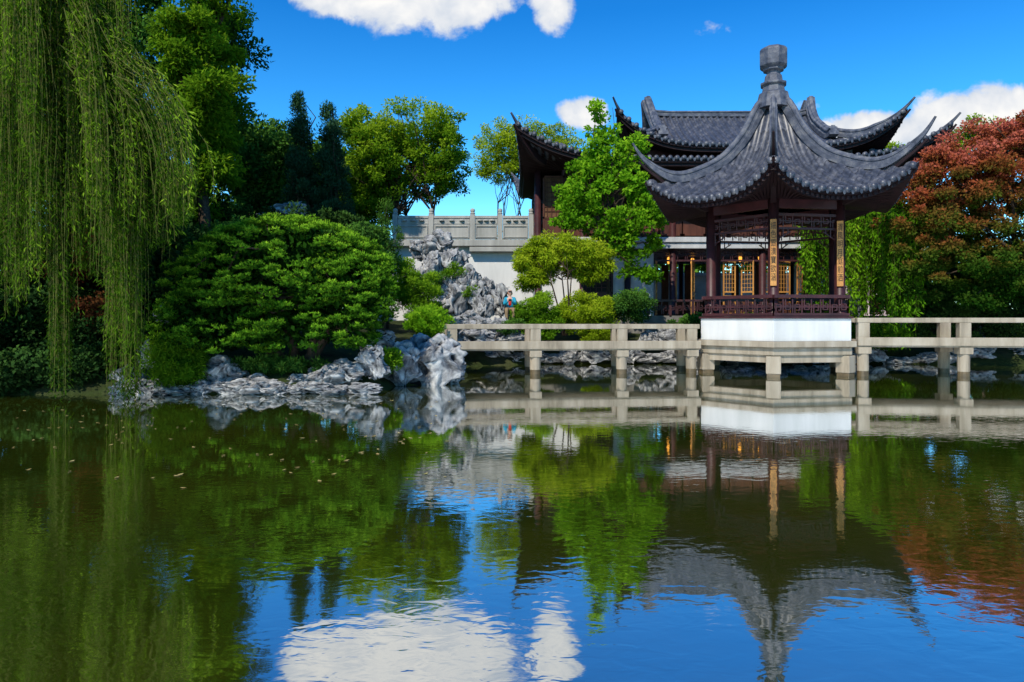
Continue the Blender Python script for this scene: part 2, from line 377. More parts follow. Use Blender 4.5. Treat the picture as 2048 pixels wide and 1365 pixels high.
for k in range(6):
    a=AU+k*math.pi/3; d=np.array((math.cos(a),math.sin(a))); mb=MB(); path=[];sc=[]
    for i in range(37):
        f_=.05+.95*i/36; r=f_*Rt; p=C+d*r; tp=1 if f_<.74 else 1-.86*((f_-.74)/.26)
        path.append((p[0],p[1],rtop(f_)-.31*tp)); sc.append((max(tp,.18)*.9,max(tp,.15)*.92))
    mb.sweep(path,RP,sc); mb.obj('hip_ridge',M['ridge'],roof,False)
    mb=MB(); path=[];sc=[]
    for i in range(14):
        f_=.45+.5*i/13; r=f_*Rt; p=C+d*r; zz=min(rtop(f_)-.4+.14*i/13,5.35+(rtop(.95)-.2-5.35)*((f_-.45)/.5)**1.5)
        path.append((p[0],p[1],zz)); sc.append((1-.7*i/13,1-.75*i/13))
    mb.sweep(path,[(-.09,-.2),(-.09,0),(.09,0),(.09,-.2)],sc); mb.obj('corner_beam',M['soffit'],roof)
mb=MB(); mb.lathe([(.6,-.5),(.48,0),(.38,.06),(.35,.24),(.43,.29),(.43,.36),(.31,.40),(.28,.58),(.23,.64),(.23,.72),(.34,.77),(.34,.82),(.42,.88),(.455,.92),(.455,1.42),(.42,1.47),(.34,1.53),(.1,1.56)],(C[0],C[1],9.1),8,AU+math.pi/8)
mb.obj('finial',M['ridge'],roof,False,.015)
def hexring(mb,ro,ri,z0,z1,m=0):
    v=[];f=[]
    for r in (ro,ri):
        for z in (z0,z1):
            for k in range(6): a=AU+k*math.pi/3; v.append((C[0]+r*math.cos(a),C[1]+r*math.sin(a),z))
    for k in range(6):
        j=(k+1)%6; f+=[(k,j,6+j,6+k),(6+k,6+j,18+j,18+k),(12+j,12+k,18+k,18+j),(j,k,12+k,12+j)]
    mb.add(v,f,m)
def hexsolid(mb,r,z0,z1,m=0): mb.lathe([(r,z0),(r,z1)],(C[0],C[1],0),6,AU,m)
RC=2.18
def hv(k,r): a=AU+k*math.pi/3; return (C[0]+r*math.cos(a),C[1]+r*math.sin(a))
for k in range(6):
    mb=MB(); p=hv(k,RC); mb.lathe([(.2,1.75),(.22,1.83),(.19,1.92),(.155,1.96),(.155,5.5)],(p[0],p[1],0),20); mb.obj('column',M['darkwood'],pav,True)
mb=MB(); hexring(mb,RC+.08,RC-.1,5.05,5.42); hexring(mb,RC+.05,RC-.06,4.82,4.9); hexring(mb,RC+.05,RC-.06,4.42,4.48); mb.obj('ring_beam',M['darkwood'],pav)
mb=MB(); hexsolid(mb,2.53,1.06,1.74); mb.obj('plinth_wall',M['white'],pav,False,.01)
mb=MB(); hexsolid(mb,2.6,1.742,1.80); mb.obj('floor_slab',M['darkwood'],pav)
mb=MB(); hexsolid(mb,2.70,.88,1.058); hexsolid(mb,2.56,.64,.878); mb.obj('platform',M['granite'],pav,False,.02)
mb=MB()
for k in range(6):
    a=hv(k,2.3); b=hv(k+1,2.3); mb.beam((a[0],a[1],.53),(b[0],b[1],.53),.3,.215)
mb.obj('foundation_beam',M['granite'],pav)
for k in range(6):
    p=hv(k,2.36); mb=MB(); mb.box((p[0],p[1],.36),(.42,.42,.52),AU+k*math.pi/3); mb.box((p[0],p[1],-.55),(.38,.38,1.3),AU+k*math.pi/3,1); mb.obj('leg',[M['granite'],M['wet']],pav,False,.02)
def lattice(mb,a,b,z0,z1,cell=.3,w=.035):
    a=np.array(a);b=np.array(b);L=np.linalg.norm(b-a);n=max(2,int(L/cell)); 
    def P(u,v): q=a+(b-a)*u; return (q[0],q[1],z0+(z1-z0)*v)
    def bar(u0,v0,u1,v1): mb.beam(P(u0,v0),P(u1,v1),w,w)
    for i in range(n):
        u=i/n; du=1/n
        bar(u,0,u,1); 
        if i%2==0:
            bar(u+du*.25,.0,u+du*.25,.65); bar(u+du*.25,.65,u+du*.75,.65); bar(u+du*.75,.65,u+du*.75,.3); bar(u+du*.5,.3,u+du*.75,.3)
        else:
            bar(u+du*.25,1,u+du*.25,.35); bar(u+du*.25,.35,u+du*.75,.35); bar(u+du*.75,.35,u+du*.75,.7); bar(u+du*.5,.7,u+du*.75,.7)
    bar(0,.5,1,.5); bar(1,0,1,1)
for k in range(6):
    a=hv(k,RC); b=hv(k+1,RC)
    mb=MB(); lattice(mb,a,b,4.5,4.84,.28,.03)
    for (p,q) in ((a,b),(b,a)):
        p=np.array(p);q=np.array(q);u=(q-p)/np.linalg.norm(q-p)
        for j in range(3):
            x=p+u*(.15+.16*j); mb.beam((x[0],x[1],4.42),(x[0],x[1],4.42-.34+.11*j),.03,.03)
        x0=p+u*.12;x1=p+u*.55; mb.beam((x0[0],x0[1],4.1),(x1[0],x1[1],4.36),.03,.03)
    mb.obj('lattice_frieze',M['darkwood'],pav)
    a=hv(k,2.44); b=hv(k+1,2.44)
    mb=MB(); lattice(mb,a,b,1.84,2.32,.3,.035); mb.beam((*a,2.40),(*b,2.40),.12,.1); mb.beam((*a,1.86),(*b,1.86),.1,.08)
    mb.beam((*hv(k,2.2),2.12),(*hv(k+1,2.2),2.12),.4,.05)
    mb.obj('bench_railing',M['darkwood'],pav)
def textmesh(body,size,name):
    cu=bpy.data.curves.new(name,'FONT'); cu.body=body; cu.size=size; cu.align_x='CENTER'; cu.align_y='TOP'; cu.space_line=1.05; cu.extrude=.004
    o=bpy.data.objects.new(name,cu); col.objects.link(o); bpy.context.view_layer.update()
    me=bpy.data.meshes.new_from_object(o.evaluated_get(bpy.context.evaluated_depsgraph_get())); bpy.data.objects.remove(o); return me
for k,txt in ((0,"細\n色\n銀\n潢\n寶\n欲\n涵"),(1,"清\n風\n明\n月\n庭\n前\n洒")):
    p=hv(k,RC); o2=AU
    fx,fy=math.cos(o2),math.sin(o2); px_,py_=p[0]+fx*.18,p[1]+fy*.18
    mb=MB(); mb.box((px_,py_,3.70),(.05,.18,1.98),o2); bd=mb.obj('couplet_board',M['gold'],pav,False,.008)
    me=textmesh(txt,.16,'lettering'); me.materials.clear(); me.materials.append(M['ink'])
    t=bpy.data.objects.new('lettering',me); col.objects.link(t)
    zs=[v.co.y for v in me.vertices]; k_=1.75/(max(zs)-min(zs)) if zs else 1
    me.transform(Matrix.Diagonal((min(k_,1.0),k_,1,1)))
    mat=Matrix.Translation((p[0]+fx*.21,p[1]+fy*.21,4.6))@Matrix.Rotation(o2+math.pi/2,4,'Z')@Matrix.Rotation(math.pi/2,4,'X')
    me.transform(mat); attach(t,bd)
# ------------------------------------------------------------ BRIDGES
def bridge(label,A,B,ztop,zdeck,fr,fr2,width=1.5):
    A=np.array(A,float);B=np.array(B,float);L=np.linalg.norm(B-A);u=(B-A)/L;n=np.array((-u[1],u[0]))
    r=root('footbridge',(A[0],A[1],0),label,'bridge'); an=math.atan2(u[1],u[0])
    c=(A+B)/2+n*width/2
    mb=MB(); mb.box((c[0],c[1],zdeck-.13),(L,width+.3,.2),an); mb.box((c[0]-n[0]*(width/2+.12),c[1]-n[1]*(width/2+.12),zdeck-.06),(L+.02,.2,.25),an); mb.obj('deck',M['granite'],r,False,.015)
    for side_,frs in ((0,fr),(width,fr2)):
        a=A+n*side_;b=B+n*side_
        mb=MB(); mb.beam((*a,ztop-.075),(*b,ztop-.075),.26,.15); mb.obj('handrail',M['granite'],r,False,.02)
        for f_ in frs:
            p=a+(b-a)*f_; mb=MB(); mb.box((p[0],p[1],(ztop-.15+zdeck)/2),(.33,.24,ztop-.15-zdeck),an); mb.obj('post',M['granite'],r,False,.015)
            mb=MB(); mb.box((p[0],p[1],zdeck-.33),(.38,.38,.2),an); mb.lathe([(.165,-1.4),(.165,.16)],(p[0],p[1],0),14,0,1); mb.lathe([(.17,.14),(.17,zdeck-.4)],(p[0],p[1],0),14,0,0); mb.obj('pier',[M['granite'],M['wet']],r,False,.01)
    return r
A=S(888,0,21.6)[:2]; B=S(1397,0,22.4)[:2]
bridge('beige granite slab footbridge with low square railings above pond',A,B,1.56,.97,(.03,.35,.69,.97),(.0,.352,.715,.995))
A=S(1712,0,21.4)[:2]; B=S(2420,0,20.3)[:2]
bridge('long beige granite footbridge leading away from the pavilion plinth',A,B,1.76,1.1,(.02,.315,.62,.95),(.0,.33,.62,.95))
# ------------------------------------------------------------ HALL
hall=root('hall',(10,36,1.8),'two storey timber hall with double curved grey tiled roofs','hall')
def side(fas,pos,smax,qend):
    ss=np.linspace(-smax+.03,smax-.03,41); v=[];f=[]
    for s in ss:
        x,y,z=pos(s,qend-.05); x2,y2,z2=pos(s,qend-.15); s3=s*max((smax-1.6)/smax,.3); x3,y3,z3=pos(s3,max(qend-1.9,.1)); zz=pos(0,qend)[2]-.1
        v+=[(x,y,z-.04),(x,y,z-.18),(x2,y2,z-.2),(x2,y2,z-.32),(x3,y3,zz)]
    for i in range(40):
        for j in range(4): f.append((i*5+j,i*5+j+1,(i+1)*5+j+1,(i+1)*5+j))
    fas.add(v,f)
def rectroof(name,cx,cy,L,Dp,Lr,q1,zr,ze,lift,flare,per,gable=True):
    v1=q1/Dp
    def zp(v): return ze+(zr-ze)*max(1-v,0)**1.55
    def wt(v): return max(0,(v-v1)/(1-v1))**3
    mb=MB();course=[];fas=MB()
    for sg in (1,-1):
        def smx(q): return Lr if q<q1 else Lr+(q-q1)*(L-Lr)/(Dp-q1)
        def qmin(s): return .02 if abs(s)<=Lr else q1+(abs(s)-Lr)*(Dp-q1)/(L-Lr)
        def pos(s,q,sg=sg):
            v=q/Dp; c=min(abs(s)/smx(q),1)**5; w=wt(v)*c
            return (cx+sg*s+float(np.sign(s))*sg*flare*w,cy-sg*(q+flare*w),zp(v)+lift*w)
        tile_sector(mb,course,L-.05,lambda s:(qmin(s),Dp),pos,24,per); side(fas,pos,L,Dp)
        def smy(p): return q1+p*(Dp-q1)/(L-Lr)
        def pos2(s,p,sg=sg):
            q=q1+p*(Dp-q1)/(L-Lr); v=q/Dp; c=min(abs(s)/max(smy(p),.01),1)**5; w=wt(v)*c
            return (cx-sg*(Lr+p+flare*w),cy-sg*s-sg*float(np.sign(s))*flare*w,zp(v)+lift*w)
        def pmin(s): return .02 if abs(s)<=q1 else (abs(s)-q1)/(Dp-q1)*(L-Lr)
        tile_sector(mb,course,Dp-.05,lambda s:(pmin(s),L-Lr),pos2,20,per); side(fas,pos2,Dp,L-Lr)
    o=tile_obj(mb,course,name,hall)
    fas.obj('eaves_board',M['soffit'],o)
    for sx in (1,-1):
        for sy in (1,-1):
            mb=MB();path=[];sc=[]
            for i in range(24):
                f_=i/23*1.05; v=v1+(1-v1)*min(f_,1); w=f_**3.3
                tp=1 if f_<.7 else 1-.84*((f_-.7)/.35)
                path.append((cx+sx*(Lr+(L-Lr)*f_+flare*w),cy+sy*(q1+(Dp-q1)*f_+flare*w),zp(v)+lift*w+.05+.12*tp)); sc.append((max(tp,.2),max(tp,.2)))
            mb.sweep(path,RP,sc); mb.obj('hip_ridge',M['ridge'],o)
            mb=MB(); mb.sweep([(p[0],p[1],p[2]-.2) for p in path[10:-1]],[(-.1,-.26),(-.1,0),(.1,0),(.1,-.26)],sc[10:-1]); mb.obj('corner_beam',M['soffit'],o)
    if gable:
        mb=MB(); path=[(cx-Lr-.3,cy,zr+.2),(cx-Lr+.3,cy,zr+.05)]+[(cx+x,cy,zr) for x in np.linspace(-Lr+1,Lr-1,8)]+[(cx+Lr-.3,cy,zr+.05),(cx+Lr+.3,cy,zr+.2)]
        mb.sweep(path,RP,[(1.3,.8)]*len(path)); mb.obj('main_ridge',M['ridge'],o)
    for sx in (1,-1):
        if gable:
            mb=MB(); xg=cx+sx*Lr
            pts=[(xg,cy+y,zp(abs(y)/Dp)-.05) for y in np.linspace(-q1,q1,15)]; n=len(pts)
            mb.add(pts+[(xg,cy,zp(v1)-.1)],[(i,i+1,n) for i in range(n-1)]); mb.obj('gable_wall',M['darkwood'],o)
        for sy in (1,-1):
            xg=cx+sx*Lr; mb=MB(); path=[]; n_=14
            qs=0 if gable else q1-1.5; qe_=q1+1.2 if gable else q1+.4
            for i in range(n_):
                y=qs+i/(n_-1)*(qe_-qs); e_=max(1-i/5,0); z=zp(y/Dp)+.12+.62*e_**2+(.35*((i-10)/3)**2 if i>10 else 0); path.append((xg-sx*-.25*e_**2,cy+sy*y,z))
            mb.sweep(path,RP,[(1.6,1.2)]*n_); mb.obj('verge_ridge',M['ridge'],o)
    return o
rectroof('lower_roof',9.55,36,9.15,5.7,7.1,3.6,9.75,8.7,1.5,.3,.3,False)
rectroof('upper_roof',11.1,36,6.2,4.7,4.0,2.0,12.15,9.55,1.6,.3,.3,True)
mb=MB(); mb.box((11.1,36,9.3),(9.6,6.6,.9)); mb.obj('attic_wall',M['darkwood'],hall)
x0,x1,yf,yb=1.2,17.9,32.6,39.6
mb=MB(); mb.box(((x0+x1)/2,36,1.0),(x1-x0+2.4,10.2,1.76)); mb.obj('terrace_floor',M['floor'],hall)
mb=MB(); mb.box(((x0+x1)/2,36.1,5.1),(x1-x0,yb-yf,.5)); mb.obj('floor_structure',M['darkwood'],hall)
pale=stone('pale_grey_stone_band',(.36,.37,.37),(.55,.55,.54),2.5,.85,.2,35,.2,True)
mb=MB(); mb.box(((x0+x1)/2,yf-.32,5.38),(x1-x0+.8,.35,.24)); mb.box(((x0+x1)/2,yf-.25,5.12),(x1-x0+.6,.3,.28)); mb.obj('string_course',pale,hall,False,.02)
mb=MB(); mb.box(((x0+x1)/2,36.2,6.9),(x1-x0-.5,yb-yf-.6,3.1)); mb.obj('upper_wall',M['darkwood'],hall)
for c_,d_ in (((x0+2.7,yf+.15,3.35),(5.4,.25,2.95)),((x0+.1,36.2,3.35),(.25,yb-yf-.8,2.95)),(((x0+x1)/2+7.2,yb,3.35),(2,.2,2.95))):
    mb=MB(); mb.box(c_,d_); mb.obj('plaster_wall',M['white'],hall)
def window(x,z0,z1,w,y=yf,face=0):
    mb=MB()
    def bx(u,z,du,dz,t,m=0,off=0):
        if not face: mb.box((x+u,y-.02-off,z),(du,t,dz),0,m)
        else: mb.box((x-.02-off,y+u,z),(t,du,dz),0,m)
    bx(0,(z0+z1)/2,w*.9,z1-z0-.1,.04,1,-.03)
    for u in (-w/2+.04,w/2-.04): bx(u,(z0+z1)/2,.08,z1-z0,.1)
    for z in (z0+.05,z1-.05,z0+(z1-z0)*.3): bx(0,z,w,.09,.1)
    bx(0,z0+(z1-z0)*.15,w*.84,(z1-z0)*.25,.06)
    zz0=z0+(z1-z0)*.33; zz1=z1-.1
    for i in range(1,5): bx(-w/2+w*i/5,(zz0+zz1)/2,.03,zz1-zz0,.06)
    for i in range(1,8): bx(0,zz0+(zz1-zz0)*i/8,w*.86,.03,.06)
    return mb
nwin=15; ww=(x1-x0-.4)/nwin
for i in range(nwin):
    window(x0+.2+ww*(i+.5),5.6,8.4,ww*.94).obj('window',[M['wood'],M['glass']],hall)
for i in range(6): window(x0-.02,5.6,8.4,1.05,yf+.7+1.15*i,1).obj('window',[M['wood'],M['glass']],hall)
for i in range(9):
    x=x0+(x1-x0)*i/8
    for y in ((yf-.05,yb) if i>2 or i==0 else (yf-.05,)):
        mb=MB(); mb.lathe([(.2,1.86),(.22,2.0),(.15,2.05),(.15,8.9 if y<34 else 5)],(x,y,0),14); mb.obj('column',M['darkwood'],hall,True)
mb=MB(); lattice(mb,(x0+5.45,yf-.05),(x1,yf-.05),4.5,4.95,.35,.035); mb.beam((x0+5.45,yf-.05,4.45),(x1,yf-.05,4.45),.08,.08); mb.obj('lattice_frieze',M['darkwood'],hall)
for i in range(14):
    x=6.75+i*.85
    a=random.choice((.1,.35,1.1,-.7,1.3)); mb=MB(); w_=.55
    for u in (-w_/2,w_/2): mb.box((u,0,3.2),(.06,.05,2.5))
    for z in (1.98,2.8,3.0,4.42): mb.box((0,0,z),(w_,.05,.07))
    mb.box((0,0,2.4),(w_*.9,.03,.75),0,1)
    for j in range(1,4): mb.box((-w_/2+w_*j/4,0,3.7),(.02,.03,1.4))
    for j in range(1,7): mb.box((0,0,3.0+1.4*j/7),(w_,.03,.02))
    ca,sa=math.cos(a),math.sin(a); mb.v=[(x+p[0]*ca-p[1]*sa,yf+.1+p[0]*sa+p[1]*ca,p[2]) for p in mb.v]
    mb.obj('door_leaf',[M['gold'],M['wood']],hall)
window(4.05,2.3,4.5,1.3,yf,0).obj('window',[M['darkwood'],M['ink']],hall)
mb=MB()
for i in range(9): mb.box((7.2+i*1.3,38.9,3.3),(.4,.1,2.9))
mb.box((12.5,38.9,2.3),(11,.12,.8)); mb.obj('rear_screen',M['wood'],hall)
mb=MB(); lattice(mb,(6.0,30.95),(11,30.95),1.95,2.5,.3,.04); mb.beam((6,30.95,2.55),(11,30.95,2.55),.1,.09)
for i in range(6): mb.box((6+i,30.95,2.2),(.1,.1,.75))
mb.obj('terrace_railing',M['darkwood'],hall)
for px,py in ((1338,521),(1385,523),(1480,517),(1520,514)):
    x,y,z=S(px,py,35); mb=MB(); mb.lathe([(.04,.16),(.08,.13),(.1,.04),(.1,-.06),(.08,-.15),(.04,-.18)],(x,y,z),8,0,0); mb.lathe([(.05,.16),(.05,.2)],(x,y,z),8,0,1); mb.tube([(x,y,z+.18),(x,y,4.86)],[.01,.01],4,1)
    o=mb.obj('lantern',[M['lantern'],M['darkwood']]); tag(o,'glowing amber paper lantern hanging under the hall ceiling','lantern','lanterns hanging in the hall')
mb=MB(); mb.box((14,45,2.9),(22,.3,3.2)); mb.box((14,45,4.6),(22.2,.6,.2)); o=mb.obj('garden_wall',stone('pale_pink_render',(.45,.33,.3),(.66,.52,.47),2,.9,.1,20)); tag(o,'pale rendered garden wall seen through the open hall','wall')
# ------------------------------------------------------------ TERRACE WALL
tw=root('terrace_wall',(-2,33.2,1.5),'white plaster wall topped by grey carved stone balustrade','wall')
mb=MB(); mb.box((-3.0,33.6,3.35),(8.0,.5,3.7)); mb.obj('wall',M['white'],tw)
mb=MB(); mb.box((-3.0,33.25,5.32),(8.1,.7,.3)); mb.box((-.5,33.15,5.02),(3.0,.5,.22)); mb.obj('cornice',M['greystone'],tw,False,.02)
for px in (790,862,945,1000,1062):
    x=S(px,0,33)[0]; mb=MB(); mb.box((x,33.1,6.07),(.24,.24,1.2)); mb.lathe([(.1,0),(.13,.06),(.09,.1),(.12,.18),(.1,.26),(.03,.3)],(x,33.1,6.67),10); mb.obj('baluster_post',M['greystone'],tw,False,.01)
for a,b in ((790,862),(862,945),(945,1000),(1000,1062)):
    xa=S(a,0,33)[0]+.13; xb=S(b,0,33)[0]-.13; c=(xa+xb)/2; w=xb-xa; mb=MB()
    mb.box((c,33.1,6.05),(w,.12,1.1)); mb.box((c,33.1,6.55),(w,.2,.12)); mb.box((c,33.1,6.25),(w,.17,.06))
    for s in (-1,1): mb.box((c+s*w*.46,33.02,5.85),(.05,.06,.6))
    mb.box((c,33.02,5.6),(w*.92,.06,.05)); mb.box((c,33.02,6.12),(w*.92,.06,.05))
    for j in (-.28,0,.28): mb.lathe([(.13,-.04),(.11,.02),(.02,.04)],(c+j*w,33.0,6.4),8)
    mb.obj('balustrade_panel',M['greystone'],tw,False,.008)
# ------------------------------------------------------------ ROCKS
def rock_mesh(seed,sub=5):
    bm=bmesh.new(); bmesh.ops.create_icosphere(bm,subdivisions=sub,radius=1); o=Vector((seed*13.7,seed*5.1,seed*3.3))
    for v in bm.verts:
        p=v.co.copy(); a=p*1.1+o
        q=p+noise.noise_vector(a*1.3)*.42+noise.noise_vector(a*3.1)*.10
        r=noise.ridged_multi_fractal(a*1.6,.9,2.1,3,1,2)*.15
        n=noise.noise(a*.8)*.45; c=max(0,.3-abs(noise.noise(a*2.3)))*.8; c2=max(0,.18-abs(noise.noise(a*5)))*.3
        v.co=q*(.7+r+n*.6-c*.6-c2*.5)
        v.co.x+=.25*noise.noise(Vector((0,0,p.z*2))+o)
    zz=[v.co.z for v in bm.verts]; xx=[v.co.x for v in bm.verts]; lo=min(zz); h=max(zz)-lo; w=max(xx)-min(xx)
    for v in bm.verts: v.co.z=(v.co.z-lo)/h; v.co.x/=w; v.co.y/=w
    me=bpy.data.meshes.new('rock'); bm.to_mesh(me); bm.free(); me.polygons.foreach_set('use_smooth',[True]*len(me.polygons)); me.materials.append(M['rock']); return me
RM=[rock_mesh(i+1) for i in range(8)]
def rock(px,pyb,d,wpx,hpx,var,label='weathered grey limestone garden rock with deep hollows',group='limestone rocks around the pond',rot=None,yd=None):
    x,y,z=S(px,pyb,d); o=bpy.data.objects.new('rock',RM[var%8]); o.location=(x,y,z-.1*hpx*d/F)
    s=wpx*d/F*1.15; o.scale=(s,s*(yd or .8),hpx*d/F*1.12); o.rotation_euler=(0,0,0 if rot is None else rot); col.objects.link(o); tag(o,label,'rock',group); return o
R_=random.Random(3)
rock(868,772,18.6,112,104,0,'large craggy grey limestone rock rising from the pond','limestone rocks around the pond')
rock(905,772,18.7,55,60,5); rock(800,768,18.0,80,84,2); rock(830,720,20.0,70,50,3); rock(765,710,18.3,70,50,6)
rockery='limestone rocks stacked as rockery'
for t in [(878,512,29,64,54,1),(895,550,28.5,58,56,3),(940,600,28,62,72,4),(862,585,28,52,84,5),(905,640,27.5,66,80,2),(955,640,27.5,54,80,6),(1000,632,28,44,66,7),(840,520,29,44,40,6),(850,640,27.5,60,60,0),(922,548,29,40,46,7),(975,600,28.5,36,46,1),(824,590,28.3,50,60,4),(928,600,27.6,36,60,0),(888,600,27.6,44,50,7),(972,640,27,32,50,2),(935,650,26.8,50,30,5),(960,672,26,60,40,1),(995,668,26,50,34,3),(920,668,26,45,34,6),(950,690,25.6,70,36,0),(1030,690,26,60,26,5)]:
    rock(*t,rot=R_.uniform(-.6,.6),label='stacked grey limestone rock of the rockery beside white wall',group=rockery)
rock(578,440,30,70,38,3,'pale grey limestone boulder on top of the bank'); rock(520,445,30,50,20,5)
for px in range(240,760,40):
    wv=R_.uniform(48,84); rock(px+R_.uniform(-8,8),R_.uniform(788,793),16.1,wv,R_.uniform(20,36),R_.randrange(8),'low pale shoreline rock at the edge of planted bank','shoreline rocks along the bank')
for px,py,w,h in ((445,778,94,68),(410,780,50,46),(300,735,50,56),(690,770,90,52),(640,780,70,44),(250,770,50,40),(745,755,62,66),(285,780,44,34),(520,782,64,36),(590,782,56,34)):
    rock(px,py,16.6,w,h,R_.randrange(8),'pale shoreline rock beneath the pine','shoreline rocks along the bank')
for px,py,w,h in ((160,700,50,50),(330,650,40,50)): rock(px,py,18.5,w,h,R_.randrange(8))
for px in list(range(945,1400,40))+list(range(1430,2100,52)):
    rock(px+R_.uniform(-10,10),R_.uniform(722,732),27,R_.uniform(40,70),R_.uniform(18,40),R_.randrange(8),'grey rock lining the far bank','rocks lining the far bank')
for px,py,w,h in ((1340,700,60,45),(1300,690,40,30),(1375,690,40,40),(1770,700,60,40),(1985,722,60,30),(975,690,60,25),(1020,692,50,22)): rock(px,py,27.6,w,h,R_.randrange(8),'grey rock lining the far bank','rocks lining the far bank')
rock(1716,640,29.5,32,105,2,'tall upright grey scholar rock behind the bridge')
# ------------------------------------------------------------ PINE (cloud pruned)
def pine():
    d=17.3; rng=np.random.default_rng(8); base=S(590,0,d); gz=.7
    r=root('pine_tree',(base[0],d,gz),'broad cloud pruned dark green pine on rocky bank','tree')
    blobs=[(575,558,205,118,0,2.0),(690,600,95,88,-.3,1.3),(440,660,118,82,-.7,1.2),(430,580,92,78,0,1.2),(705,560,80,78,0,1.3),(615,668,140,58,-.6,1.2),(365,700,45,50,-.9,.7)]
    Cs=[];IP=[]
    for bx,by,rx,rz,dd,rd in blobs:
        n=int(rx*rz/72); dv=rdir(rng,n*2); dv=dv[dv[:,2]>-.6][:n]; n=len(dv); rr=rng.uniform(.92,.99,n)
        c=np.array(S(bx,by,d+dd)); R3=np.array((rx*d/F,rd,rz*d/F)); Cs.append(c+dv*rr[:,None]*R3)
        ni=int(rx*rz/9); di=rdir(rng,ni); di[:,2]=np.where(di[:,2]<-.5,-di[:,2],di[:,2]); IP.append(c+di*(rng.uniform(0,1,ni)**.33*.86)[:,None]*R3)
    pads=np.vstack(Cs); IP=np.vstack(IP)
    K=len(pads); per=30; idx=np.repeat(np.arange(K),per); pr=rng.uniform(.17,.28,K); ctint=rng.uniform(0,1,K)
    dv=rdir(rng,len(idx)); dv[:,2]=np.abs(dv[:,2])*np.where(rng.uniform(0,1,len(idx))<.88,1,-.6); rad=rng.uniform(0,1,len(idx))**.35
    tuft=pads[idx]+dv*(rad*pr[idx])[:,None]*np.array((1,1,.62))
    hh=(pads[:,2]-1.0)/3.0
    tt=.02+.16*ctint[idx]+.55*np.clip(dv[:,2]*rad,-1,1)+.12*rng.uniform(0,1,len(idx))+.2*np.clip(hh[idx],0,1)  # pad tops tinted lighter, top light put into the needle colour
    nn=8; ti=np.repeat(np.arange(len(tuft)),nn); D=rdir(rng,len(ti)); D[:,2]=np.abs(D[:,2])+.4
    P=np.vstack([tuft[ti],IP]); DD=np.vstack([D,rdir(rng,len(IP))])
    Ls=np.concatenate([rng.uniform(.055,.10,len(ti)),rng.uniform(.15,.25,len(IP))]); Ws=np.concatenate([np.full(len(ti),.018),np.full(len(IP),.1)])
    T=np.concatenate([tt[ti]+rng.uniform(-.05,.15,len(ti)),rng.uniform(0,.16,len(IP))])  # inner filler leaves kept dark, crown shade put into their tint
    leaves('crown',P,DD,Ls,Ws,T,G['pine'],r,rng)
    mb=MB()
    for bx,tx in ((560,470),(590,560),(600,650),(615,720),(575,420)):
        a=np.array((S(bx,0,d)[0],d,gz-.2)); b=np.array(S(tx,610,d)); mb.tube(limb(a,b,6,.2,.2,rng),list(np.linspace(.14,.05,7)),8)
        for j in range(7):
            q=pads[rng.integers(0,K)]; mb.tube(limb(b,q,4,.1,.2,rng),list(np.linspace(.05,.015,5)),5)
    mb.obj('trunk',M['bark'],r,True)
pine()
# ------------------------------------------------------------ WILLOW
def willow(name,label,bx,d,gz,top,curt,mat,seed,trunkr=.35,lw=(.12,.022),dens=22):
    rng=np.random.default_rng(seed); base=np.array((bx,d,gz)); r=root(name,tuple(base),label,'tree')
    mb=MB(); fork=base+np.array((.3,0,top*.5)); mb.tube([base-np.array((0,0,.3)),base*.5+fork*.5+np.array((.15,0,0)),fork],[trunkr*1.3,trunkr,trunkr*.8],10)
    P=[];D=[];T=[]; stems=MB()
    for (p0,p1,d0,d1,pt,e0,e1,n,dr) in curt:
        for b in range(max(1,n//34)):
            dd=rng.uniform(d0,d1); e=np.array(S(rng.uniform(p0,p1),pt+rng.uniform(-10,25),dd)); mb.tube(limb(fork,e,7,.35,.08,rng),list(np.linspace(trunkr*.3,.02,8)),6)
        ngr=max(1,n//13)
        gx=rng.uniform(p0,p1,ngr); gd=rng.uniform(d0,d1,ngr); ge=rng.uniform(e0,e1,ngr); gt=rng.uniform(0,1,ngr)**1.3; gd_=rng.uniform(.5,1.3,ngr)
        for i in range(n):
            k=rng.integers(0,ngr); dd=gd[k]+rng.normal()*.15; px=gx[k]+rng.normal()*9
            a=np.array(S(px,pt+rng.uniform(-40,70),dd)); zend=S(px,min(ge[k]+rng.normal()*30,793),dd)[2]
            zend=max(zend,.05); ln=a[2]-zend
            if ln<.4: continue
            m_=max(4,int(ln*dens)); t=np.sort(rng.uniform(0,1,m_)); sway=.10*np.sin(t*5+rng.uniform(0,6))*min(1,dr*3+.3)
            pts=np.empty((m_,3)); cur=1-(1-np.minimum(t*1.25,1))**2.2; o_=dr*gd_[k]*rng.uniform(.8,1.2)
            pts[:,0]=a[0]+o_*cur+sway*.5; pts[:,1]=a[1]+rng.normal()*.15*cur+sway*.4; pts[:,2]=a[2]-ln*(t**1.25)+.12*dr*np.sin(np.minimum(t*3,1)*math.pi)
            P.append(pts+rng.normal(size=(m_,3))*.03); dv=rng.normal(size=(m_,3))*.5; dv[:,2]=-1+rng.uniform(-.1,.6,m_); dv[:,0]+=dr*.3; D.append(dv)
            T.append(np.full(m_,.02+.62*gt[k]+.12*rng.uniform())+rng.uniform(-.1,.22,m_)+.1*min(dr,1)-.12*(dd-d0)/(d1-d0+.1))  # outer strands brighter, rear ones darker: light and shade put into tint
            stems.tube([pts[j] for j in np.linspace(0,m_-1,5).astype(int)],[.008,.007,.006,.005,.003],3)
    P=np.vstack(P);D=np.vstack(D);T=np.concatenate(T)
    leaves('crown',P,D,lw[0]*rng.uniform(.6,1.3,len(P)),lw[1],T,mat,r,rng,1.0); mb.obj('trunk',M['bark'],r,True); stems.obj('twigs',M['twig'],r)
